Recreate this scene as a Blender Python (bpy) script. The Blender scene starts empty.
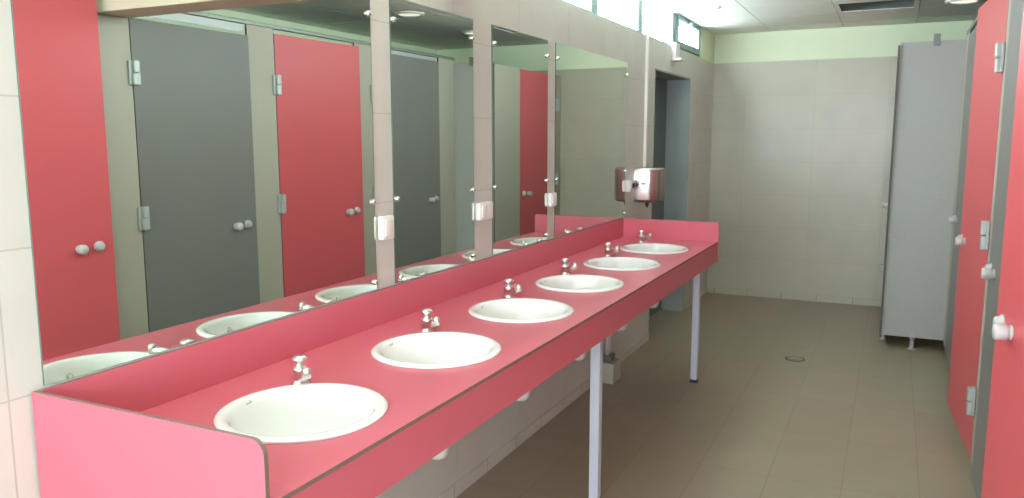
import bpy, bmesh, math, random
from mathutils import Vector, Matrix
random.seed(7)
PI = math.pi
scn = bpy.context.scene
COL = scn.collection

# ------------------------------------------------------------------ dimensions (metres)
CEIL = 2.43          # ceiling height
TILE_TOP = 2.167     # top of the wall tiling
XL = -0.005          # face of the mirror wall
YF = 7.62            # far wall
YN = -2.3            # wall behind the camera
XW = 3.0             # wall behind the cubicles
XR = 1.945           # cubicle front
H = 0.85             # worktop height
D = 0.613            # worktop depth
ZB = 0.97            # top of splashback and end panels
FZ = 0.727           # underside of the fascia
Y0, Y1 = 0.983, 4.907
BX, BY = 0.193, 0.197 # basin half axes
BXC = 0.352
BASINS = [1.392 + 0.6025 * i for i in range(6)]

# ------------------------------------------------------------------ materials
def s2l(c):
    return tuple((x / 12.92 if x <= 0.04045 else ((x + 0.055) / 1.055) ** 2.4) for x in c)

def hexc(h):
    return s2l(tuple(int(h[i:i + 2], 16) / 255 for i in (0, 2, 4))) + (1.0,)

def mat(name, col, rough=0.5, metal=0.0, noise=0.0, nscale=6.0, spec=0.5, bump=0.0, bscale=60.0):
    m = bpy.data.materials.new(name); m.use_nodes = True
    nt = m.node_tree; b = nt.nodes['Principled BSDF']
    c = hexc(col) if isinstance(col, str) else tuple(col)
    b.inputs['Roughness'].default_value = rough
    b.inputs['Metallic'].default_value = metal
    b.inputs['Specular IOR Level'].default_value = spec
    b.inputs['Base Color'].default_value = c
    geo = nt.nodes.new('ShaderNodeNewGeometry')
    if noise > 0:
        n = nt.nodes.new('ShaderNodeTexNoise'); n.inputs['Scale'].default_value = nscale
        n.inputs['Detail'].default_value = 3
        nt.links.new(geo.outputs['Position'], n.inputs['Vector'])
        mx = nt.nodes.new('ShaderNodeMix'); mx.data_type = 'RGBA'
        mx.inputs['A'].default_value = tuple(max(0, x * (1 - noise)) for x in c[:3]) + (1,)
        mx.inputs['B'].default_value = tuple(min(1, x * (1 + noise)) for x in c[:3]) + (1,)
        nt.links.new(n.outputs['Fac'], mx.inputs['Factor'])
        nt.links.new(mx.outputs['Result'], b.inputs['Base Color'])
    if bump > 0:
        n2 = nt.nodes.new('ShaderNodeTexNoise'); n2.inputs['Scale'].default_value = bscale
        nt.links.new(geo.outputs['Position'], n2.inputs['Vector'])
        bp = nt.nodes.new('ShaderNodeBump'); bp.inputs['Strength'].default_value = bump
        bp.inputs['Distance'].default_value = 0.002
        nt.links.new(n2.outputs['Fac'], bp.inputs['Height'])
        nt.links.new(bp.outputs['Normal'], b.inputs['Normal'])
    return m

def emit(name, col, strength):
    m = bpy.data.materials.new(name); m.use_nodes = True
    nt = m.node_tree; nt.nodes.clear()
    e = nt.nodes.new('ShaderNodeEmission'); o = nt.nodes.new('ShaderNodeOutputMaterial')
    e.inputs['Color'].default_value = hexc(col) if isinstance(col, str) else tuple(col) + (1,); e.inputs['Strength'].default_value = strength
    nt.links.new(e.outputs[0], o.inputs[0])
    return m

def tiles(name, c1, c2, grout, w, h, axes, off=(0, 0), mortar=0.0022, rough=0.3, bump=0.3):
    """tile grid in world position; axes: which world axes run along / up the surface"""
    m = bpy.data.materials.new(name); m.use_nodes = True
    nt = m.node_tree; b = nt.nodes['Principled BSDF']
    geo = nt.nodes.new('ShaderNodeNewGeometry')
    sep = nt.nodes.new('ShaderNodeSeparateXYZ'); com = nt.nodes.new('ShaderNodeCombineXYZ')
    nt.links.new(geo.outputs['Position'], sep.inputs[0])
    for k, ax in enumerate(axes):
        ad = nt.nodes.new('ShaderNodeMath'); ad.operation = 'ADD'; ad.inputs[1].default_value = off[k]
        nt.links.new(sep.outputs[ax], ad.inputs[0]); nt.links.new(ad.outputs[0], com.inputs[k])
    br = nt.nodes.new('ShaderNodeTexBrick')
    br.offset = 0; br.squash = 1
    br.inputs['Scale'].default_value = 1
    br.inputs['Brick Width'].default_value = w; br.inputs['Row Height'].default_value = h
    br.inputs['Mortar Size'].default_value = mortar; br.inputs['Mortar Smooth'].default_value = 0.3
    br.inputs['Bias'].default_value = 0
    br.inputs['Color1'].default_value = hexc(c1); br.inputs['Color2'].default_value = hexc(c2)
    br.inputs['Mortar'].default_value = hexc(grout)
    nt.links.new(com.outputs[0], br.inputs['Vector'])
    no = nt.nodes.new('ShaderNodeTexNoise'); no.inputs['Scale'].default_value = 5; no.inputs['Detail'].default_value = 4
    nt.links.new(geo.outputs['Position'], no.inputs['Vector'])
    mr = nt.nodes.new('ShaderNodeMapRange'); mr.inputs['To Min'].default_value = 0.92; mr.inputs['To Max'].default_value = 1.08
    nt.links.new(no.outputs['Fac'], mr.inputs['Value'])
    mul = nt.nodes.new('ShaderNodeVectorMath'); mul.operation = 'SCALE'
    nt.links.new(br.outputs['Color'], mul.inputs[0]); nt.links.new(mr.outputs[0], mul.inputs['Scale'])
    nt.links.new(mul.outputs[0], b.inputs['Base Color'])
    b.inputs['Roughness'].default_value = rough
    inv = nt.nodes.new('ShaderNodeMath'); inv.operation = 'SUBTRACT'; inv.inputs[0].default_value = 1
    nt.links.new(br.outputs['Fac'], inv.inputs[1])
    bu = nt.nodes.new('ShaderNodeBump'); bu.inputs['Strength'].default_value = bump; bu.inputs['Distance'].default_value = 0.002
    nt.links.new(inv.outputs[0], bu.inputs['Height']); nt.links.new(bu.outputs['Normal'], b.inputs['Normal'])
    return m

M = {}
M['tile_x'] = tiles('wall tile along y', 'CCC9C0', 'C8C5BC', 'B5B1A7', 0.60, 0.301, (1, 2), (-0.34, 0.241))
M['tile_y'] = tiles('wall tile along x', 'B6B3A0', 'B3B09D', 'AAA796', 0.60, 0.301, (0, 2), (0.31, 0.241))  # same tile as the left wall; far wall's dimmer light put into its colour
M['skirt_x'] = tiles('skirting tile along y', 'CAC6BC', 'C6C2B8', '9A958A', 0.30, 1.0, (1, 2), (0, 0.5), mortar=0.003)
M['skirt_y'] = tiles('skirting tile along x', 'B6B3A0', 'B3B09D', '858170', 0.3075, 1.0, (0, 2), (-0.072, 0.5), mortar=0.003)  # skirting toned down with the far tile, dimmer light in its colour
M['floor'] = tiles('floor tile', '978A74', '938670', '82765F', 0.30, 0.60, (0, 1), (0.06, 0.1), mortar=0.0022, rough=0.35, bump=0.15)
M['plaster'] = mat('white plaster', 'E3EDCF', 0.85, noise=0.02, bump=0.15, bscale=120)
M['ceiling'] = mat('ceiling board', 'F1F6EC', 0.9, noise=0.03, nscale=3, bump=0.2, bscale=150)
M['ceil_grid'] = mat('ceiling grid metal', 'C4C4BA', 0.5)
M['red'] = mat('red laminate', 'CB6270', 0.36, noise=0.03, nscale=4, spec=0.4)
M['red_door'] = mat('red door laminate', 'C35359', 0.42, noise=0.03, nscale=3, spec=0.35)
M['edge'] = mat('brown laminate core', '7E675F', 0.6)
M['grey_door'] = mat('dark grey laminate', '73706C', 0.45, noise=0.04, nscale=3, spec=0.4)
M['pilaster'] = mat('taupe laminate', 'A69E90', 0.5, noise=0.03, nscale=3)
M['panel'] = mat('speckled pale grey laminate', 'A6A59F', 0.5, noise=0.10, nscale=90)
M['rail'] = mat('grey anodised rail', '7F8079', 0.4, metal=0.4)
M['alu'] = mat('satin aluminium', 'B2B4B2', 0.5, metal=0.4)
M['knob'] = mat('pale grey nylon', 'B9B6B3', 0.4)
M['chrome'] = mat('chrome', 'DADADA', 0.08, metal=1.0)
M['chrome_soft'] = mat('worn chrome', 'E4E2DE', 0.28, metal=1.0)
M['door_edge'] = mat('dark door edge', '5A544C', 0.6)
M['drain_rim'] = mat('dull brown metal', '5F584B', 0.5)
M['dryer'] = mat('polished steel', 'C4B8B4', 0.22, metal=1.0)
M['porcelain'] = mat('white porcelain', 'F1F0EB', 0.12, noise=0.01, spec=0.5)
M['white_plastic'] = mat('white plastic', 'E6E3DC', 0.4)
M['pipe_white'] = mat('white pipe', 'DDDAD5', 0.35)
M['dark'] = mat('dark rubber', '2B2A29', 0.6)
M['mark'] = mat('grey print', '8A8A88', 0.5)
M['teal'] = mat('grey teal paint', '5F6E6C', 0.5, noise=0.03)
M['win_frame'] = mat('teal grey window aluminium', '7F9695', 0.45)
M['leg'] = mat('pale lacquered steel', 'C3C6D0', 0.4, metal=0.1)
M['mirror'] = mat('mirror silver', 'D9E0D8', 0.0, metal=1.0)
M['mirror_edge'] = mat('green glass edge', '52665C', 0.3)
M['lintel'] = mat('beige painted lintel', 'D2C3AD', 0.8, noise=0.02)
M['jamb'] = mat('pale reveal paint', '98A39F', 0.7, noise=0.02)
M['sky_glass'] = emit('bright frosted daylight glass', (0.84, 0.97, 1.0), 27.0)
M['rear_glass'] = emit('bright frosted rear glass', (0.84, 0.93, 1.06), 21.0)
M['lamp_on'] = emit('lit lamp diffuser', 'FFF6E6', 1.1)
M['tray_white'] = mat('white louvre tray', 'F0F3EC', 0.5)
M['tray_dark'] = mat('grey tray side', '6A706C', 0.6)

# ------------------------------------------------------------------ mesh helpers
class MB:
    def __init__(self):
        self.bm = bmesh.new()
    def box(self, lo, hi, bevel=0.0, seg=2, mi=0, rot=None):
        r = bmesh.ops.create_cube(self.bm, size=1.0)
        vs = r['verts']
        for v in vs:
            v.co = Vector([lo[i] + (v.co[i] + 0.5) * (hi[i] - lo[i]) for i in range(3)])
        fs = set(f for v in vs for f in v.link_faces)
        if bevel > 0:
            es = list(set(e for v in vs for e in v.link_edges))
            rr = bmesh.ops.bevel(self.bm, geom=es, offset=bevel, segments=seg, affect='EDGES', profile=0.5)
            fs = set(rr['faces']) | set(f for v in rr['verts'] for f in v.link_faces)
        for f in fs:
            if f.is_valid: f.material_index = mi
        if rot is not None:
            vv = set(v for f in fs if f.is_valid for v in f.verts)
            bmesh.ops.transform(self.bm, matrix=rot, verts=list(vv))
        return self
    def cyl(self, p0, p1, r0, r1=None, seg=20, mi=0, bevel=0.0):
        p0, p1 = Vector(p0), Vector(p1); d = p1 - p0
        r1 = r0 if r1 is None else r1
        rot = d.to_track_quat('Z', 'Y').to_matrix().to_4x4()
        mt = Matrix.Translation((p0 + p1) / 2) @ rot
        r = bmesh.ops.create_cone(self.bm, cap_ends=True, segments=seg, radius1=r0, radius2=r1, depth=d.length, matrix=mt)
        fs = set(f for v in r['verts'] for f in v.link_faces)
        for f in fs: f.material_index = mi
        if bevel > 0:
            es = [e for e in set(e for v in r['verts'] for e in v.link_edges) if abs((e.verts[0].co - e.verts[1].co).dot(d.normalized())) < 1e-5]
            bmesh.ops.bevel(self.bm, geom=es, offset=bevel, segments=2, affect='EDGES', profile=0.5)
        return self
    def lathe(self, prof, origin=(0, 0, 0), axis=(0, 0, 1), seg=24, mi=0):
        """prof: (radius, height) pairs along the axis"""
        o = Vector(origin); q = Vector(axis).to_track_quat('Z', 'Y')
        rings = []
        for r, h in prof:
            if r < 1e-6:
                rings.append([self.bm.verts.new(o + q @ Vector((0, 0, h)))])
            else:
                rings.append([self.bm.verts.new(o + q @ Vector((r * math.cos(2 * PI * k / seg), r * math.sin(2 * PI * k / seg), h))) for k in range(seg)])
        for a, b in zip(rings, rings[1:]):
            for k in range(seg):
                k2 = (k + 1) % seg
                vs = [a[k % len(a)], a[k2 % len(a)], b[k2 % len(b)], b[k % len(b)]]
                vs = list(dict.fromkeys(vs))
                if len(vs) > 2:
                    f = self.bm.faces.new(vs); f.material_index = mi; f.smooth = True
        return self
    def tube(self, pts, r, seg=12, mi=0):
        pts = [Vector(p) for p in pts]; rings = []
        rs = r if isinstance(r, (list, tuple)) else [r] * len(pts)
        for i, p in enumerate(pts):
            d = (pts[min(i + 1, len(pts) - 1)] - pts[max(i - 1, 0)]).normalized()
            q = d.to_track_quat('Z', 'Y')
            rings.append([self.bm.verts.new(p + q @ Vector((rs[i] * math.cos(2 * PI * k / seg), rs[i] * math.sin(2 * PI * k / seg), 0))) for k in range(seg)])
        for a, b in zip(rings, rings[1:]):
            # match nearest start to limit twist
            s = min(range(seg), key=lambda j: (a[0].co - b[j].co).length)
            for k in range(seg):
                f = self.bm.faces.new([a[k], a[(k + 1) % seg], b[(k + 1 + s) % seg], b[(k + s) % seg]])
                f.smooth = True; f.material_index = mi
            b[:] = b[s:] + b[:s]
        for rg in (rings[0], rings[-1]):
            try:
                f = self.bm.faces.new(rg); f.material_index = mi
            except ValueError: pass
        return self
    def prism(self, poly, axis, a, b, mi=0):
        """extrude a 2-D polygon along axis between a and b"""
        def P(u, v, w):
            return {0: (w, u, v), 1: (u, w, v), 2: (u, v, w)}[axis]
        A = [self.bm.verts.new(P(u, v, a)) for u, v in poly]
        Bv = [self.bm.verts.new(P(u, v, b)) for u, v in poly]
        fs = [self.bm.faces.new(A), self.bm.faces.new(Bv[::-1])]
        n = len(poly)
        for k in range(n):
            fs.append(self.bm.faces.new([A[k], Bv[k], Bv[(k + 1) % n], A[(k + 1) % n]]))
        for f in fs: f.material_index = mi
        return self
    def edge_mat(self, axis, mi):
        """faces that do not face along +-axis get material mi (raw laminate edges)"""
        bmesh.ops.recalc_face_normals(self.bm, faces=self.bm.faces)
        for f in self.bm.faces:
            f.normal_update()
            if abs(f.normal[axis]) < 0.7: f.material_index = mi
        return self
    def build(self, name, mats, parent=None, smooth=False, loc=None):
        bmesh.ops.recalc_face_normals(self.bm, faces=self.bm.faces)
        me = bpy.data.meshes.new(name); self.bm.to_mesh(me); self.bm.free()
        if not isinstance(mats, (list, tuple)): mats = [mats]
        for m in mats: me.materials.append(M[m] if isinstance(m, str) else m)
        if smooth:
            for p in me.polygons: p.use_smooth = True
            try: me.set_sharp_from_angle(angle=math.radians(38))
            except Exception: pass
        o = bpy.data.objects.new(name, me); COL.objects.link(o)
        if parent is not None:
            o.parent = parent
        if loc is not None: o.location = loc
        return o

def thing(name, label, cat, loc=(0, 0, 0), rz=0.0, group=None):
    o = bpy.data.objects.new(name, None); COL.objects.link(o)
    o.location = loc; o.rotation_euler = (0, 0, rz); o.empty_display_size = 0.05
    o['label'] = label; o['category'] = cat
    if group: o['group'] = group
    return o

def tag(o, label, cat, group=None):
    o['label'] = label; o['category'] = cat
    if group: o['group'] = group
    return o

def struct(o):
    o['kind'] = 'structure'; return o

def copy_tree(o, parent=None):
    c = o.copy(); COL.objects.link(c)
    if parent is not None: c.parent = parent
    for ch in [x for x in bpy.data.objects if x.parent is o]:
        copy_tree(ch, c)
    return c

# ------------------------------------------------------------------ setting: floor, ceiling, walls
T = 0.205
struct(MB().box((-T, YN - 0.2, -0.1), (XW + 0.2, YF + 0.2, 0.0)).build('floor', 'floor'))

# ceiling: 0.6 m boards on a slim grid with one open bay for the recessed tray
c = MB()
xs = [-T, 0.5] + [1.1 + 0.6 * i for i in range(4)]
xs = [-T, 0.5, 1.1, 1.66, 2.3, XW + 0.2]
ys = [YN - 0.2] + [-1.7 + 0.6 * i for i in range(0, 16)] + [YF + 0.2]
ys = [y for y in ys if y < YF] + [YF + 0.2]
BAY = (2, None)
bay_y = min(range(len(ys) - 1), key=lambda i: abs(ys[i] - 6.1))
for i in range(len(xs) - 1):
    for j in range(len(ys) - 1):
        if i == 2 and j == bay_y: continue
        c.box((xs[i] + 0.004, ys[j] + 0.004, CEIL), (xs[i + 1] - 0.004, ys[j + 1] - 0.004, CEIL + 0.03))
struct(c.build('ceiling', 'ceiling'))
g = MB()
for x in xs[1:-1]:
    g.box((x - 0.006, YN, CEIL + 0.004), (x + 0.006, YF, CEIL + 0.02))
for y in ys[1:-1]:
    for i in range(len(xs) - 1):
        g.box((xs[i] + 0.007, y - 0.006, CEIL + 0.0045), (xs[i + 1] - 0.007, y + 0.006, CEIL + 0.0195))
struct(g.build('trim_1', 'ceil_grid'))
struct(MB().box((-T, YN - 0.2, CEIL + 0.22), (XW + 0.2, YF + 0.2, CEIL + 0.27)).build('ceiling_slab', 'ceiling'))

# left wall: tiled below, glazed strip on top, one doorway
DY0, DY1, DZ = 5.60, 6.68, 1.972
WZ = 2.170
w = MB()
w.box((-T, YN - 0.2, 0), (XL, DY0, TILE_TOP))
w.box((-T, DY0, DZ), (XL, DY1, TILE_TOP))
w.box((-T, DY1, 0), (XL, YF + 0.2, TILE_TOP))
w.box((-T, YN - 0.2, TILE_TOP), (XL, YF + 0.2, WZ), mi=1)
win_edges = [(-1.9, -1.0), (-1.0, -0.1), (-0.1, 0.8), (0.8, 1.7), (1.7, 2.6), (2.9, 3.5), (3.5, 4.4), (4.4, 5.3), (5.3, 6.2), (6.2, 7.1)]
w.box((-T, YN - 0.2, WZ), (XL, win_edges[0][0], CEIL + 0.05), mi=1)
w.box((-T, 2.6, WZ), (XL, 2.9, CEIL + 0.05), mi=1)
w.box((-T, 7.1, WZ), (XL, YF + 0.2, CEIL + 0.05), mi=1)
struct(w.build('wall_left', ['tile_x', 'plaster']))

w = MB()
w.box((XL, YF, 0), (XW, YF + 0.2, TILE_TOP)); w.box((XL, YF, TILE_TOP), (XW, YF + 0.2, CEIL + 0.03), mi=1)
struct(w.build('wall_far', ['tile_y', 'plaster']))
w = MB()
w.box((XW, YN - 0.2, 0), (XW + 0.2, YF + 0.2, TILE_TOP)); w.box((XW, YN - 0.2, TILE_TOP), (XW + 0.2, YF + 0.2, CEIL + 0.03), mi=1)
struct(w.build('wall_right', ['tile_x', 'plaster']))
# wall behind the camera with a wide window
w = MB()
w.box((0, YN - 0.2, 0), (XW, YN, 0.9)); w.box((0, YN - 0.2, 0.9), (0.25, YN, TILE_TOP)); w.box((2.75, YN - 0.2, 0.9), (XW, YN, TILE_TOP))
w.box((0, YN - 0.2, TILE_TOP), (XW, YN, CEIL + 0.03), mi=1)
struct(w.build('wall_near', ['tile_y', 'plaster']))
# cross beam over the room, on the taupe pier between the two nearest doors
struct(MB().box((XL, 2.665, 2.078), (XR + 0.02, 2.862, CEIL + 0.02), bevel=0.004).build('beam', 'lintel'))
# skirting
s = MB()
s.box((XL, YN, 0), (0.0, DY0, 0.058), bevel=0.002); s.box((XL, DY1, 0), (0.0, YF, 0.058), bevel=0.002)
struct(s.build('baseboard_left', 'skirt_x'))
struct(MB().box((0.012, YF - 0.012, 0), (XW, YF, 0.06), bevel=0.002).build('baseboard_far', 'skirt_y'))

# windows of the left wall
def window(n, y0, y1, sash=False):
    f = MB(); t = 0.052; tb = 0.018
    xo, xi = -0.14, -0.025
    f.box((xo, y0, WZ), (xi, y1, WZ + tb), bevel=0.003); f.box((xo, y0, CEIL - 0.002), (xi, y1, CEIL + 0.04), bevel=0.003)
    f.box((xo, y0, WZ + tb), (xi, y0 + t, CEIL - 0.002), bevel=0.003); f.box((xo, y1 - t, WZ + tb), (xi, y1, CEIL - 0.002), bevel=0.003)
    fr = struct(f.build('window_%d' % n, 'win_frame'))
    a0, a1, b0, b1 = y0 + t, y1 - t, WZ + tb, CEIL - 0.002
    if sash:
        q = MB(); k = 0.05
        q.box((-0.115, a0, b0), (-0.012, a1, b0 + k), bevel=0.004); q.box((-0.115, a0, b1 - k * 0.7), (-0.012, a1, b1), bevel=0.004)
        q.box((-0.115, a0, b0 + k), (-0.012, a0 + k, b1 - k * 0.7), bevel=0.004); q.box((-0.115, a1 - k, b0 + k), (-0.012, a1, b1 - k * 0.7), bevel=0.004)
        sh = q.build('sash', 'win_frame', fr)
        ym = (a0 + a1) / 2
        MB().box((-0.012, ym - 0.03, b1 - 0.035), (0.006, ym + 0.03, b1 - 0.008), bevel=0.004).cyl((-0.003, ym, b1 - 0.03), (0.012, ym, b1 - 0.06), 0.006).build('latch', 'alu', sh)
        a0 += k; a1 -= k; b0 += k; b1 -= k * 0.7
    MB().box((-0.106, a0, b0), (-0.100, a1, b1)).build('pane', 'sky_glass', fr)
for i, (a, b) in enumerate(win_edges):
    window(i + 1, a, b, sash=(i == len(win_edges) - 1))
# rear window
f = MB()
for lo, hi in (((0.25, YN - 0.12, 0.9), (2.75, YN - 0.04, 0.95)), ((0.25, YN - 0.12, 2.117), (2.75, YN - 0.04, TILE_TOP)),
               ((0.25, YN - 0.12, 0.95), (0.3, YN - 0.04, 2.117)), ((2.7, YN - 0.12, 0.95), (2.75, YN - 0.04, 2.117)),
               ((1.475, YN - 0.12, 0.95), (1.525, YN - 0.04, 2.117))):
    f.box(lo, hi, bevel=0.004)
fr = struct(f.build('window_11', 'win_frame'))
MB().box((0.3, YN - 0.085, 0.95), (1.475, YN - 0.078, 2.117)).build('pane', 'rear_glass', fr)
MB().box((1.525, YN - 0.085, 0.95), (2.7, YN - 0.078, 2.117)).build('pane', 'rear_glass', fr)

# doorway at the far end of the left wall: reveal lining and a closed leaf set back in it
f = MB(); rt = 0.012
f.box((-T + 0.002, DY0, 0), (-0.001, DY0 + rt, DZ)); f.box((-T + 0.002, DY1 - rt, 0), (-0.001, DY1, DZ)); f.box((-T + 0.002, DY0 + rt, DZ - rt), (-0.001, DY1 - rt, DZ))
fr = struct(f.build('door_1', 'jamb'))
lf = MB().box((-T - 0.03, DY0 + rt, 0.006), (-T + 0.012, DY1 - rt, DZ - rt), bevel=0.002).build('leaf', 'teal', fr)
MB().lathe([(0.026, 0), (0.026, 0.006), (0.011, 0.01), (0.011, 0.03), (0.024, 0.04), (0.028, 0.052), (0.022, 0.064), (0, 0.067)], (-T + 0.012, 6.40, 1.02), (1, 0, 0)).build('knob', 'dark', lf)
struct(MB().box((-0.30, DY0 - 0.2, -0.02), (-T - 0.031, DY1 + 0.2, DZ + 0.1)).build('wall_hall', 'teal'))

# ------------------------------------------------------------------ washbasin counter
cn = thing('washbasin_counter', 'long red laminate counter holding six washbasins along the mirror wall', 'counter', (0.3, (Y0 + Y1) / 2, 0))
OFF = Vector((-0.3, -(Y0 + Y1) / 2, 0))

def part(mb, name, mats, parent, smooth=False, off=OFF):
    return mb.build(name, mats, parent, smooth, loc=off)

def hole_cell(mb, x0, x1, y0, y1, xc, yc, ax, ay, z0, z1, n=56):
    angs = [2 * PI * k / n for k in range(n)] + [math.atan2(yy - yc, xx - xc) % (2 * PI) for xx in (x0, x1) for yy in (y0, y1)]
    angs = sorted(set(round(a, 6) for a in angs))
    def rect(a):
        c, s = math.cos(a), math.sin(a); t = 1e9
        if c > 1e-9: t = min(t, (x1 - xc) / c)
        if c < -1e-9: t = min(t, (x0 - xc) / c)
        if s > 1e-9: t = min(t, (y1 - yc) / s)
        if s < -1e-9: t = min(t, (y0 - yc) / s)
        return xc + t * c, yc + t * s
    def ell(a):
        c, s = math.cos(a), math.sin(a); r = 1 / math.sqrt((c / ax) ** 2 + (s / ay) ** 2)
        return xc + r * c, yc + r * s
    R = [[mb.bm.verts.new(rect(a) + (z,)) for a in angs] for z in (z0, z1)]
    E = [[mb.bm.verts.new(ell(a) + (z,)) for a in angs] for z in (z0, z1)]
    m = len(angs)
    for k in range(m):
        j = (k + 1) % m
        mb.bm.faces.new([R[1][k], R[1][j], E[1][j], E[1][k]])
        mb.bm.faces.new([R[0][j], R[0][k], E[0][k], E[0][j]])
        mb.bm.faces.new([E[1][k], E[1][j], E[0][j], E[0][k]])

tk = 0.010
wt = MB()
xa, xb = 0.0, D
cells = [(y - 0.30125, y + 0.30125) for y in BASINS]
for (a, b), yc in zip(cells, BASINS):
    a2, b2 = max(a, Y0 + tk), min(b, Y1 - tk)
    hole_cell(wt, xa, xb, a2, b2, BXC, yc, BX - 0.014, BY - 0.014, H - tk, H)
def quad_slab(mb, x0, x1, y0, y1):
    for z in (H - tk, H):
        mb.bm.faces.new([mb.bm.verts.new(p + (z,)) for p in ((x0, y0), (x1, y0), (x1, y1), (x0, y1))])
if cells[0][0] > Y0 + tk: quad_slab(wt, xa, xb, Y0 + tk, cells[0][0])
if cells[-1][1] < Y1 - tk: quad_slab(wt, xa, xb, cells[-1][1], Y1 - tk)
bmesh.ops.remove_doubles(wt.bm, verts=wt.bm.verts, dist=0.0004)
for x in (xa, xb):
    wt.bm.faces.new([wt.bm.verts.new(p) for p in ((x, Y0 + tk, H - tk), (x, Y1 - tk, H - tk), (x, Y1 - tk, H), (x, Y0 + tk, H))])
wt.edge_mat(2, 1)
part(wt, 'worktop', ['red', 'edge'], cn)
b = MB().box((0.0005, Y0 + tk, H), (tk, Y1 - tk, ZB)); b.edge_mat(0, 1)
part(b, 'splashback', ['red', 'edge'], cn)
b = MB().box((D - tk - 0.003, Y0 + tk, FZ), (D - 0.003, Y1 - tk, H - tk)); b.edge_mat(0, 1)
part(b, 'fascia', ['red', 'edge'], cn)
def rounded_panel(z0, z1, x0, x1, r):
    pts = [(x0, z0), (x1, z0)]
    for k in range(9):
        a = k / 8 * PI / 2
        pts.append((x1 - r + r * math.cos(a), z1 - r + r * math.sin(a)))
    pts.append((x0, z1))
    return pts
for y in (Y0, Y1 - tk):
    b = MB().prism(rounded_panel(FZ, ZB, 0.0005, D + 0.004, 0.03 if y == Y0 else 0.012), 1, y, y + tk)
    b.edge_mat(1, 1)
    part(b, 'end_panel', ['red', 'edge'], cn)
# steel frame: long bar under the front, square legs, wall brackets
for y in (1.05, 2.92, 4.716):
    l = MB().box((0.515, y - 0.02, 0.02), (0.555, y + 0.02, H - tk - 0.001), bevel=0.003)
    lg = part(l, 'leg', 'leg', cn)
    f = MB().box((0.513, y - 0.022, 0.0), (0.557, y + 0.022, 0.0195), bevel=0.003)
    part(f, 'foot', 'dark', lg, off=(0, 0, 0))
for y in (1.686, 2.884, 4.082):
    b = MB().prism([(0.013, H - tk), (0.013, H - 0.2), (0.04, H - 0.2), (0.45, H - 0.06), (0.45, H - tk)], 1, y - 0.004, y + 0.004)
    part(b, 'wall_bracket', 'leg', cn)

# ------------------------------------------------------------------ washbasins
def ell_rings(mb, prof, seg=64, mi=0, smooth=True):
    rings = []
    for d, z in prof:
        a, b_ = max(BX - d, 0.0), BY - d
        if d > 0.12:      # the bowl floor tends to a round drain
            t = (d - 0.12) / (0.165 - 0.12); t = min(1, t)
            a = (BX - 0.12) * (1 - t) + 0.022 * t; b_ = (BY - 0.12) * (1 - t) + 0.022 * t
        rings.append([mb.bm.verts.new((a * math.cos(2 * PI * k / seg), b_ * math.sin(2 * PI * k / seg), z)) for k in range(seg)])
    for A, Bv in zip(rings, rings[1:]):
        for k in range(seg):
            f = mb.bm.faces.new([A[k], A[(k + 1) % seg], Bv[(k + 1) % seg], Bv[k]]); f.smooth = smooth; f.material_index = mi
    return rings

def make_basin():
    t = thing('washbasin', '', 'washbasin', (BXC, BASINS[0], H), 0, 'washbasins along the red counter')
    mb = MB()
    prof = [(0.0, 0.0), (-0.001, 0.004), (0.002, 0.0078), (0.008, 0.0102), (0.015, 0.0105), (0.021, 0.0092), (0.026, 0.006), (0.030, 0.000),
            (0.034, -0.008), (0.038, -0.03), (0.044, -0.055), (0.053, -0.08), (0.066, -0.10), (0.085, -0.117), (0.11, -0.128), (0.135, -0.134), (0.155, -0.138), (0.165, -0.140)]
    r1 = ell_rings(mb, prof)
    under = [(0.165, -0.155), (0.14, -0.152), (0.10, -0.142), (0.07, -0.122), (0.05, -0.098), (0.036, -0.07), (0.024, -0.035), (0.0195, -0.016), (0.0185, 0.0001), (0.0, 0.0)]
    r2 = ell_rings(mb, under)
    bmesh.ops.remove_doubles(mb.bm, verts=mb.bm.verts, dist=1e-5)
    mb.build('bowl', 'porcelain', t, smooth=True)
    MB().lathe([(0.0, -0.1375), (0.010, -0.137), (0.020, -0.1365), (0.0235, -0.1385), (0.0215, -0.139), (0.0215, -0.158), (0, -0.158)], seg=24).build('drain', 'chrome', t)
    ov = MB().lathe([(0.004, 0.0), (0.004, 0.002), (0.010, 0.0035), (0.0115, 0.001), (0.0115, -0.004)], (BX - 0.040, 0.02, -0.035), (-0.96, 0, 0.28), seg=20)
    ov.build('overflow_ring', 'chrome', t)
    # faint printed mark on the back of the bowl's lip
    mk = MB()
    for k, (dy, dz, sx) in enumerate(((-0.008, 0.0, 0.004), (-0.003, 0.0, 0.003), (0.002, 0.0005, 0.003), (0.0065, 0.002, 0.0035))):
        mk.box((-0.0015, dy - sx / 2, -0.0002), (0.0015, dy + sx / 2, 0.0002))
    mk.box((-0.0045, 0.0055, -0.0002), (-0.0015, 0.0085, 0.0002))
    o = mk.build('printed_mark', 'mark', t)
    o.location = (-(BX - 0.0345), -0.008, 0.0); o.rotation_euler = (0, math.radians(78), math.radians(3))
    # white bottle trap below
    tr = MB().lathe([(0.018, -0.158), (0.018, -0.20), (0.024, -0.203), (0.024, -0.215), (0.034, -0.22), (0.034, -0.308), (0.031, -0.326), (0.021, -0.339), (0.0, -0.344)], seg=24)
    tr.tube([(-0.02, 0, -0.235), (-0.10, 0, -0.235), (-0.2, 0, -0.235), (-BXC + 0.001, 0, -0.235)], 0.016)
    tr.build('bottle_trap', 'pipe_white', t)
    return t
ORD = ['first', 'second', 'third', 'fourth', 'fifth', 'sixth']
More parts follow.
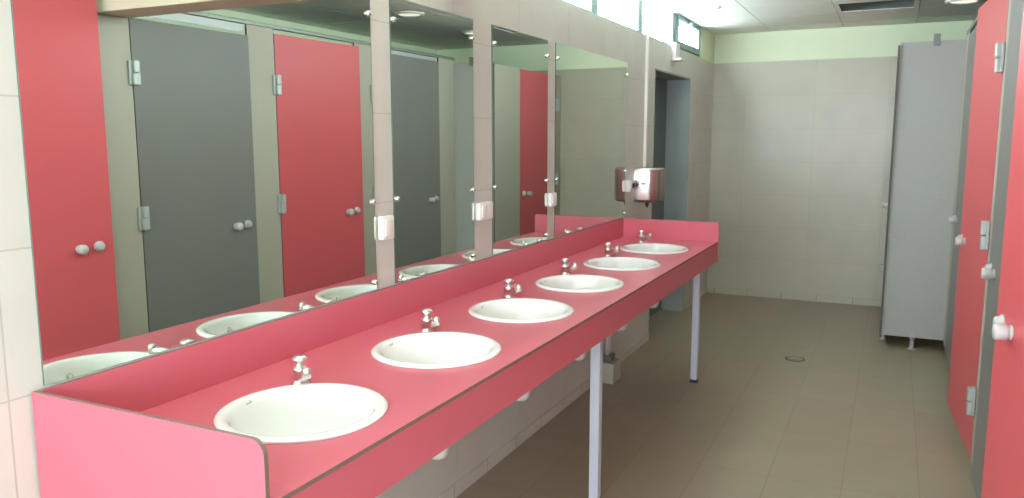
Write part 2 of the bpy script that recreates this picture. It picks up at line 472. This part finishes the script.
bl = ['white oval washbasin at the near end of the counter, beside the near end panel',
      'second white oval washbasin from the near end panel of the red counter',
      'third white oval washbasin from the near end panel, just before the middle counter leg',
      'fourth white oval washbasin from the near end panel, just past the middle counter leg',
      'fifth white oval washbasin from the near end panel, next to the last one',
      'smallest-looking white oval washbasin at the far end of the counter, beside the far end panel']
b0 = make_basin()
for i, y in enumerate(BASINS):
    o = b0 if i == 0 else copy_tree(b0)
    o.location = (BXC, y, H + 0.0007); o['label'] = bl[i]

# ------------------------------------------------------------------ push taps
def make_tap():
    t = thing('push_tap', '', 'tap', (0.2, 1.575, H), 0, 'chrome push taps on the red counter')
    MB().lathe([(0.0, 0), (0.024, 0), (0.024, 0.004), (0.019, 0.008), (0.0175, 0.012), (0.0175, 0.034), (0.020, 0.037), (0.020, 0.042), (0.0165, 0.045), (0.011, 0.048), (0.0105, 0.060), (0, 0.060)]).build('tap_body', 'chrome_soft', t)
    d = Vector((0.77, -0.63, 0))
    P = [d * 0.002 + Vector((0, 0, 0.021)), d * 0.018 + Vector((0, 0, 0.023)), d * 0.045 + Vector((0, 0, 0.031)), d * 0.072 + Vector((0, 0, 0.043)), d * 0.092 + Vector((0, 0, 0.050))]
    sp = MB().tube(P, [0.0175, 0.0165, 0.0145, 0.0125, 0.0115], seg=16).build('spout', 'chrome_soft', t)
    e = d * 0.093
    MB().lathe([(0.0, 0.067), (0.006, 0.067), (0.0105, 0.064), (0.0115, 0.055), (0.0115, 0.040), (0.008, 0.039), (0, 0.040)], (e.x, e.y, 0), seg=18).build('outlet', 'chrome_soft', sp)
    MB().lathe([(0.0, 0.058), (0.012, 0.058), (0.0185, 0.061), (0.0205, 0.0655), (0.019, 0.070), (0.012, 0.0745), (0.0, 0.0765)]).build('push_button', 'chrome_soft', t)
    return t
tl = ['chrome push tap behind the washbasin nearest the end panel, first from the near end',
      'chrome push tap behind the second washbasin from the near end',
      'chrome push tap behind the third washbasin from the near end',
      'chrome push tap behind the fourth washbasin from the near end',
      'chrome push tap behind the fifth washbasin from the near end',
      'chrome push tap behind the farthest washbasin, beside the far end panel']
TAPS = [1.56, 2.185, 2.805, 3.41, 4.03, 4.66]
t0 = make_tap()
for i, y in enumerate(BASINS):
    o = t0 if i == 0 else copy_tree(t0)
    o.location = (0.2, TAPS[i], H + 0.0005); o['label'] = tl[i]

# ------------------------------------------------------------------ mirrors
ml = ['wide frameless mirror at the near end, reflecting red and dark grey cubicle doors',
      'narrow frameless mirror between the single and the double light switch',
      'narrow frameless mirror on the far side of the double light switch',
      'wide frameless mirror at the far end, beside the chrome hand dryer']
def clip_mesh(y, z):
    return MB().lathe([(0.0095, 0), (0.0095, 0.004), (0.0085, 0.008), (0.005, 0.0115), (0, 0.0125)], (0.0, 0, 0), (1, 0, 0), seg=18)
mz0, mz1 = 0.975, 1.955
for i, (ya, yb) in enumerate([(1.012, 2.19), (2.305, 2.891), (3.062, 3.662), (3.765, 4.95)]):
    m = thing('wall_mirror', ml[i], 'mirror', (0, (ya + yb) / 2, mz0), 0, 'frameless mirrors above the counter')
    b = MB().box((-0.0046, ya, mz0), (0.0004, yb, mz1)); b.edge_mat(0, 1)
    b.build('mirror_glass', ['mirror', 'mirror_edge'], m, loc=(0, -(ya + yb) / 2, -mz0))
    for y, s in ((ya, 1), (yb, -1)):
        for z in (1.88, 1.272, 1.0):
            if i == 0 and s == 1 and z == 1.88: continue
            if z == 1.0 and s == 1: continue
            if i == 0 and s == 1: continue
            o = clip_mesh(y, z).build('mirror_clip', 'chrome', m, smooth=True)
            o.location = (0.0006, y + s * 0.014 - (ya + yb) / 2, z - mz0)

# ------------------------------------------------------------------ switches and sockets
def plate(name, label, cat, y0, y1, z0, z1, dep, rockers, group=None):
    yc = (y0 + y1) / 2; zc = (z0 + z1) / 2
    t = thing(name, label, cat, (0, yc, zc), 0, group)
    w_, h_ = (y1 - y0) / 2, (z1 - z0) / 2
    MB().box((XL + 0.0004, -w_, -h_), (dep, w_, h_), bevel=0.006, seg=3).build('housing', 'white_plastic', t, smooth=True)
    iw = 2 * (w_ - 0.010) / rockers
    for k in range(rockers):
        a = -w_ + 0.010 + iw * k
        r = MB().box((dep - 0.001, a + 0.0012, -h_ + 0.012), (dep + 0.005, a + iw - 0.0012, h_ - 0.012), bevel=0.003, seg=2)
        r.build('rocker', 'white_plastic', t, smooth=True)
    return t
plate('light_switch', 'white single light switch between the wide near mirror and the narrow one', 'light switch', 2.206, 2.276, 1.139, 1.220, 0.020, 1, 'white wall switches between the mirrors')
plate('light_switch', 'white double light switch between the two narrow mirrors', 'light switch', 2.905, 3.022, 1.140, 1.214, 0.022, 2, 'white wall switches between the mirrors')
plate('light_switch', 'white single light switch beside the wide far mirror', 'light switch', 3.672, 3.742, 1.139, 1.208, 0.020, 1, 'white wall switches between the mirrors')
sk = plate('power_socket', 'small white socket box between the far mirror and the chrome hand dryer', 'socket', 4.966, 5.02, 1.135, 1.21, 0.026, 1)
pl = MB().lathe([(0.0, 0.0), (0.018, 0.0), (0.019, 0.02), (0.016, 0.034), (0, 0.036)], (0.012, 0.0275, 0.0), (0.3, 1, 0), seg=18)
pl.build('plug', 'dark', sk)

# ------------------------------------------------------------------ hand dryer with conduit
hd = thing('hand_dryer', 'rounded chrome hand dryer on the wall beyond the far mirror', 'hand dryer', (0, 5.275, 1.052))
b = MB()
half = [(0.0, 0.122), (0.085, 0.117), (0.112, 0.106), (0.140, 0.085), (0.160, 0.058), (0.171, 0.028), (0.175, 0.0)]
half[0] = (XL + 0.0005, 0.122)
poly = [(x, -y) for x, y in half] + [(x, y) for x, y in half[::-1][1:]]
b.prism(poly, 2, 0.0, 0.232)
be = [e for e in b.bm.edges if abs(e.verts[0].co.z - e.verts[1].co.z) < 1e-6 and max(e.verts[0].co.x, e.verts[1].co.x) > 0.01]
bmesh.ops.bevel(b.bm, geom=be, offset=0.02, segments=4, affect='EDGES', profile=0.5)
b.build('cover', 'dryer', hd, smooth=True)
MB().cyl((0.075, -0.07, 0.004), (0.075, -0.07, -0.022), 0.014, 0.011, bevel=0.002).cyl((0.075, -0.07, -0.022), (0.075, -0.07, -0.034), 0.007).build('nozzle', 'dark', hd)
MB().box((0.045, -0.1235, 0.12), (0.08, -0.1165, 0.135), bevel=0.002).build('sensor_plate', 'alu', hd)
cd = MB().box((XL + 0.0003, 5.36, 1.286), (0.016, 5.385, 2.165), bevel=0.002)
tag(cd.build('cable_conduit', 'white_plastic'), 'thin white cable conduit running up the wall from the hand dryer', 'cable conduit')

# emergency light over the doorway
el = thing('emergency_light', 'small white box fixed above the doorway on the mirror wall', 'emergency light', (0, 6.1, 2.06))
MB().box((XL + 0.0003, -0.05, 0.0), (0.03, 0.07, 0.135), bevel=0.005, seg=2).build('housing', 'white_plastic', el, smooth=True)
MB().box((0.028, -0.048, 0.0005), (0.075, 0.068, 0.022), bevel=0.006, seg=2).build('lower_lip', 'white_plastic', el, smooth=True)

# pipe box under the counter
pb = thing('pipe_box', 'small white box on the floor under the counter, two pipes rising from it', 'pipe box', (0.05, 4.53, 0))
MB().box((-0.037, -0.075, 0), (0.055, 0.075, 0.125), bevel=0.003).build('box', 'tile_y', pb)
MB().box((-0.03, -0.045, 0.125), (0.025, 0.045, 0.165), bevel=0.006).build('pipe_collar', 'tray_dark', pb)
for dy in (-0.022, 0.022):
    MB().tube([(-0.005, dy, 0.165), (-0.005, dy, 0.4), (-0.005, dy, 0.62)], 0.012).build('pipe', 'pipe_white', pb)

# floor drain
fd = thing('floor_drain', 'small round drain cover set in the tiled floor', 'drain', (1.036, 5.52, 0))
MB().lathe([(0.0, 0.0005), (0.066, 0.0005), (0.066, 0.0025), (0.058, 0.0028), (0.057, 0.0012), (0.0, 0.0012)], seg=40).build('rim', 'drain_rim', fd)
MB().lathe([(0.0, 0.0014), (0.051, 0.0014), (0.050, 0.003), (0.0, 0.0032)], seg=40).build('cover', 'floor', fd)

# ------------------------------------------------------------------ cubicles
DZ0 = 0.07
PILZ = 2.15
def hinge(door, z):
    """hinge leaves on the outer face, in the door's own frame (origin at hinge edge, outer side -x)"""
    h = MB()
    h.box((-0.011, 0.006, z - 0.060), (-0.0003, 0.040, z + 0.060), bevel=0.002)
    h.box((-0.014, -0.028, z - 0.060), (-0.0040, -0.004, z + 0.060), bevel=0.002)
    h.box((-0.031, -0.016, z - 0.062), (-0.0042, 0.018, z - 0.001), bevel=0.006, seg=3)
    h.box((-0.033, -0.012, z + 0.001), (-0.0042, 0.022, z + 0.062), bevel=0.006, seg=3)
    h.build('hinge', 'alu', door)

def make_door(parent, w_, ztop, material, ang, hinge_far=False, th=0.013):
    """door leaf hung at local origin of the hinge edge; opens towards -x"""
    o = MB().box((0.0, 0.003, DZ0), (th, w_ - 0.003, ztop))
    o.edge_mat(0, 1)
    d = o.build('door', [material, 'door_edge'], parent)
    for z in (1.81, 1.07, 0.335): hinge(d, z)
    yk = w_ - 0.075
    k = MB().lathe([(0.0, 0.0), (0.026, 0.0), (0.026, 0.005), (0.020, 0.009), (0.020, 0.018), (0.016, 0.022), (0, 0.023)], (0, yk, 0.968), (-1, 0, 0), seg=24)
    k.build('lock_rose', 'knob', d)
    i_ = MB().lathe([(0.0, 0.0), (0.020, 0.0), (0.020, 0.005), (0.015, 0.007), (0.0205, 0.011), (0.0225, 0.016), (0.0225, 0.038), (0.020, 0.043), (0, 0.044)], (0, yk - 0.095, 0.965), (-1, 0, 0), seg=24)
    i_.build('knob', 'knob', d)
    return d

def pilaster(parent, y0, y1, top=2.15, material='pilaster', x=0.0):
    o = MB().box((x, y0 + 0.001, DZ0), (x + 0.013, y1 - 0.001, top)); o.edge_mat(0, 1)
    p = o.build('pilaster', [material, 'door_edge'], parent)
    f = MB().cyl((x + 0.025, (y0 + y1) / 2, 0.0), (x + 0.025, (y0 + y1) / 2, 0.006), 0.022).cyl((x + 0.025, (y0 + y1) / 2, 0.006), (x + 0.025, (y0 + y1) / 2, DZ0 + 0.03), 0.011)
    f.build('foot', 'alu', p)
    return p

def partition(parent, y, x0=0.016, x1=XW - XR - 0.004, material='panel'):
    o = MB().box((x0, y - 0.0065, DZ0 + 0.02), (x1, y + 0.0065, 2.095)); o.edge_mat(1, 1)
    return o.build('side_partition', [material, 'edge'], parent)

# (name data): hinge y, width, angle, door material, door top, pilaster ahead (y0,y1), partition y
def cubicle(label, yh, wd, ang, material, ztop, pils, parts):
    t = thing('toilet_cubicle', label, 'toilet cubicle', (XR, yh, 0), 0, 'row of toilet cubicles facing the mirrors')
    d = make_door(t, wd, ztop, material, ang)
    d.rotation_euler = (0, 0, ang)
    for a, b_ in pils: pilaster(t, a - yh, b_ - yh)
    for y in parts: partition(t, y - yh)
    return t
R = math.radians
cubicle('red-doored cubicle at the near end of the row, its door slightly ajar', 1.825, 0.80, R(6.6), 'red_door', 2.145, [(1.60, 1.825), (2.68, 2.861)], [1.71, 2.77])
cubicle('dark grey doored cubicle between the nearest red door and the second red door', 2.863, 0.809, R(1.0), 'grey_door', 2.083, [(3.673, 3.899)], [3.79])
cubicle('red-doored cubicle in the middle of the row, between the two dark grey doors', 3.901, 0.812, R(3.5), 'red_door', 2.122, [(4.718, 4.92)], [4.84])
cubicle('far dark grey doored cubicle beside the pale grey side panel', 4.922, 0.955, R(0.3), 'grey_door', 2.118, [(5.878, 6.14)], [])

# protruding cubicle at the far end, front at x = 1.54
XE = 1.54
YP = 6.15
te = thing('toilet_cubicle', 'projecting cubicle at the far end with a pale grey side panel', 'toilet cubicle', (XE, YP, 0), 0, 'row of toilet cubicles facing the mirrors')
p = MB().box((0.014, -0.0065, 0.085), (XW - XE - 0.004, 0.0065, 2.125)); p.edge_mat(1, 1)
sp = p.build('side_panel', ['panel', 'edge'], te)
sp['label'] = 'pale speckled grey side panel'
for x, z in ((0.058, 2.095), (0.232, 2.108), (0.232, 2.097), (0.064, 1.295), (0.305, 1.081), (0.341, 1.082), (0.06, 0.77), (0.345, 0.33)):
    sc = MB().lathe([(0.0065, 0), (0.0058, 0.002), (0.003, 0.0034), (0, 0.0038)], (x, -0.0066, z), (0, -1, 0), seg=12)
    sc.build('screw', 'alu', sp)
f = MB().cyl((0.21, 0, 0.0), (0.21, 0, 0.006), 0.027).cyl((0.21, 0, 0.006), (0.21, 0, 0.075), 0.014).box((0.19, -0.012, 0.06), (0.23, -0.0068, 0.115), bevel=0.002).box((0.19, 0.0068, 0.06), (0.23, 0.012, 0.115), bevel=0.002).box((0.19, -0.012, 0.06), (0.23, 0.012, 0.083), bevel=0.002)
f.build('foot', 'alu', sp)
bk = MB().box((0.212, -0.013, 2.095), (0.252, -0.0068, 2.172), bevel=0.002).box((0.212, 0.0068, 2.095), (0.252, 0.013, 2.172), bevel=0.002).box((0.212, -0.0068, 2.127), (0.252, 0.0068, 2.172))
bk.build('top_bracket', 'rail', sp)
pilaster(te, -0.03, 0.485, top=2.105)
pilaster(te, 1.35, YF - YP - 0.001, top=2.105)
d = make_door(te, 0.862, 2.10, 'red_door', 0)
# this door is hinged at the far side: mirror it
d.scale = (1, -1, 1); d.location = (0, 1.348, 0)

# head rail along the fronts
hr = thing('head_rail', 'grey metal head rail running along the tops of the cubicle fronts', 'head rail', (XR, 3.9, 2.1505))
MB().box((-0.004, -2.3, 0.0), (0.022, 2.24, 0.024), bevel=0.003).build('rail', 'rail', hr)
for a, b_ in ((2.87, 3.67), (4.925, 5.875)):
    MB().box((0.0145, a - 3.9, -0.046), (0.022, b_ - 3.9, -0.0002)).build('lower_flange', 'alu', hr)

# ------------------------------------------------------------------ ceiling fittings
y0b, y1b = ys[bay_y], ys[bay_y + 1]
tr = thing('ceiling_tray', 'square recessed ceiling tray with dark sides near the far wall', 'ceiling light', ((1.1 + 1.66) / 2, (y0b + y1b) / 2, CEIL))
hx, hy = 0.275, (y1b - y0b) / 2 - 0.006
b = MB()
b.box((-hx, -hy, 0.0), (-hx + 0.008, hy, 0.13)).box((hx - 0.008, -hy, 0.0), (hx, hy, 0.13)).box((-hx + 0.008, hy - 0.008, 0.0), (hx - 0.008, hy, 0.13)).box((-hx + 0.008, -hy, 0.0), (hx - 0.008, -hy + 0.008, 0.13))
b.build('tray_sides', 'tray_dark', tr)
MB().box((-hx, -hy, 0.13), (hx, hy, 0.14)).build('tray_top', 'tray_white', tr)
b = MB()
b.box((-hx, hy - 0.03, -0.004), (hx, hy, 0.0)).box((-hx, -hy, -0.004), (hx, -hy + 0.16, 0.0)).box((-hx, -hy + 0.16, -0.004), (-hx + 0.03, hy - 0.03, 0.0)).box((hx - 0.03, -hy + 0.16, -0.004), (hx, hy - 0.03, 0.0))
b.build('tray_rim', 'tray_white', tr)

def make_lamp():
    t = thing('ceiling_downlight', '', 'downlight', (1.95, 6.5, CEIL), 0, 'round downlights over the cubicle fronts')
    MB().lathe([(0.085, 0.0), (0.085, -0.010), (0.092, -0.014), (0.112, -0.010), (0.116, -0.001), (0.116, 0.0)], seg=36).build('trim_ring', 'white_plastic', t)
    MB().lathe([(0.0, -0.006), (0.085, -0.006), (0.085, -0.002), (0.0, -0.002)], seg=36).build('diffuser', 'lamp_on', t)
    return t
l0 = make_lamp()
ll = ['round ceiling downlight nearest the far wall, over the corner of the projecting cubicle',
      'round ceiling downlight over the far dark grey cubicle door, seen in the narrow mirror',
      'round ceiling downlight over the middle red cubicle door',
      'round ceiling downlight next to the cross beam, on its far side',
      'round ceiling downlight on the near side of the cross beam']
for i, y in enumerate((6.5, 5.32, 4.12, 3.2, 1.7)):
    o = l0 if i == 0 else copy_tree(l0)
    o.location = (1.93 if y > 6 else 1.86, y, CEIL); o['label'] = ll[i]
sd = thing('ceiling_sensor', 'tiny round sensor on the ceiling near the far end of the window strip', 'sensor', (0.33, 6.02, CEIL))
MB().lathe([(0.03, 0.0), (0.03, -0.006), (0.022, -0.016), (0.0, -0.02)], seg=20).build('sensor_dome', 'white_plastic', sd)

# ------------------------------------------------------------------ world, camera, colour
wd = bpy.data.worlds.new('World'); scn.world = wd; wd.use_nodes = True
wd.node_tree.nodes['Background'].inputs[0].default_value = (0.9, 0.95, 1, 1)
wd.node_tree.nodes['Background'].inputs[1].default_value = 1.0

cam = bpy.data.cameras.new('camera'); co = bpy.data.objects.new('camera', cam); COL.objects.link(co)
B_ = [[9.01786151e-01, 5.96692562e-02, -4.28043594e-01], [4.32182329e-01, -1.25458115e-01, 8.93016627e-01], [-4.15904355e-04, -9.90302904e-01, -1.38924388e-01]]
right = Vector([B_[i][0] for i in range(3)]); up = -Vector([B_[i][1] for i in range(3)]); back = -Vector([B_[i][2] for i in range(3)])
mtx = Matrix.Identity(4)
for i in range(3):
    mtx[i][0], mtx[i][1], mtx[i][2] = right[i], up[i], back[i]
mtx.translation = Vector((1.5594, 0.0, 1.4831))
co.matrix_world = mtx
cam.sensor_fit = 'HORIZONTAL'; cam.sensor_width = 36; cam.lens = 792.18 / 1024 * 36
cam.clip_start = 0.02
scn.camera = co

scn.view_settings.view_transform = 'Standard'
scn.view_settings.look = 'None'
scn.view_settings.exposure = 0.22
scn.view_settings.gamma = 1.0
scn.view_settings.use_curve_mapping = False
scn.cycles.max_bounces = 10
scn.cycles.glossy_bounces = 6
scn.cycles.sample_clamp_indirect = 8
scn.cycles.use_denoising = True
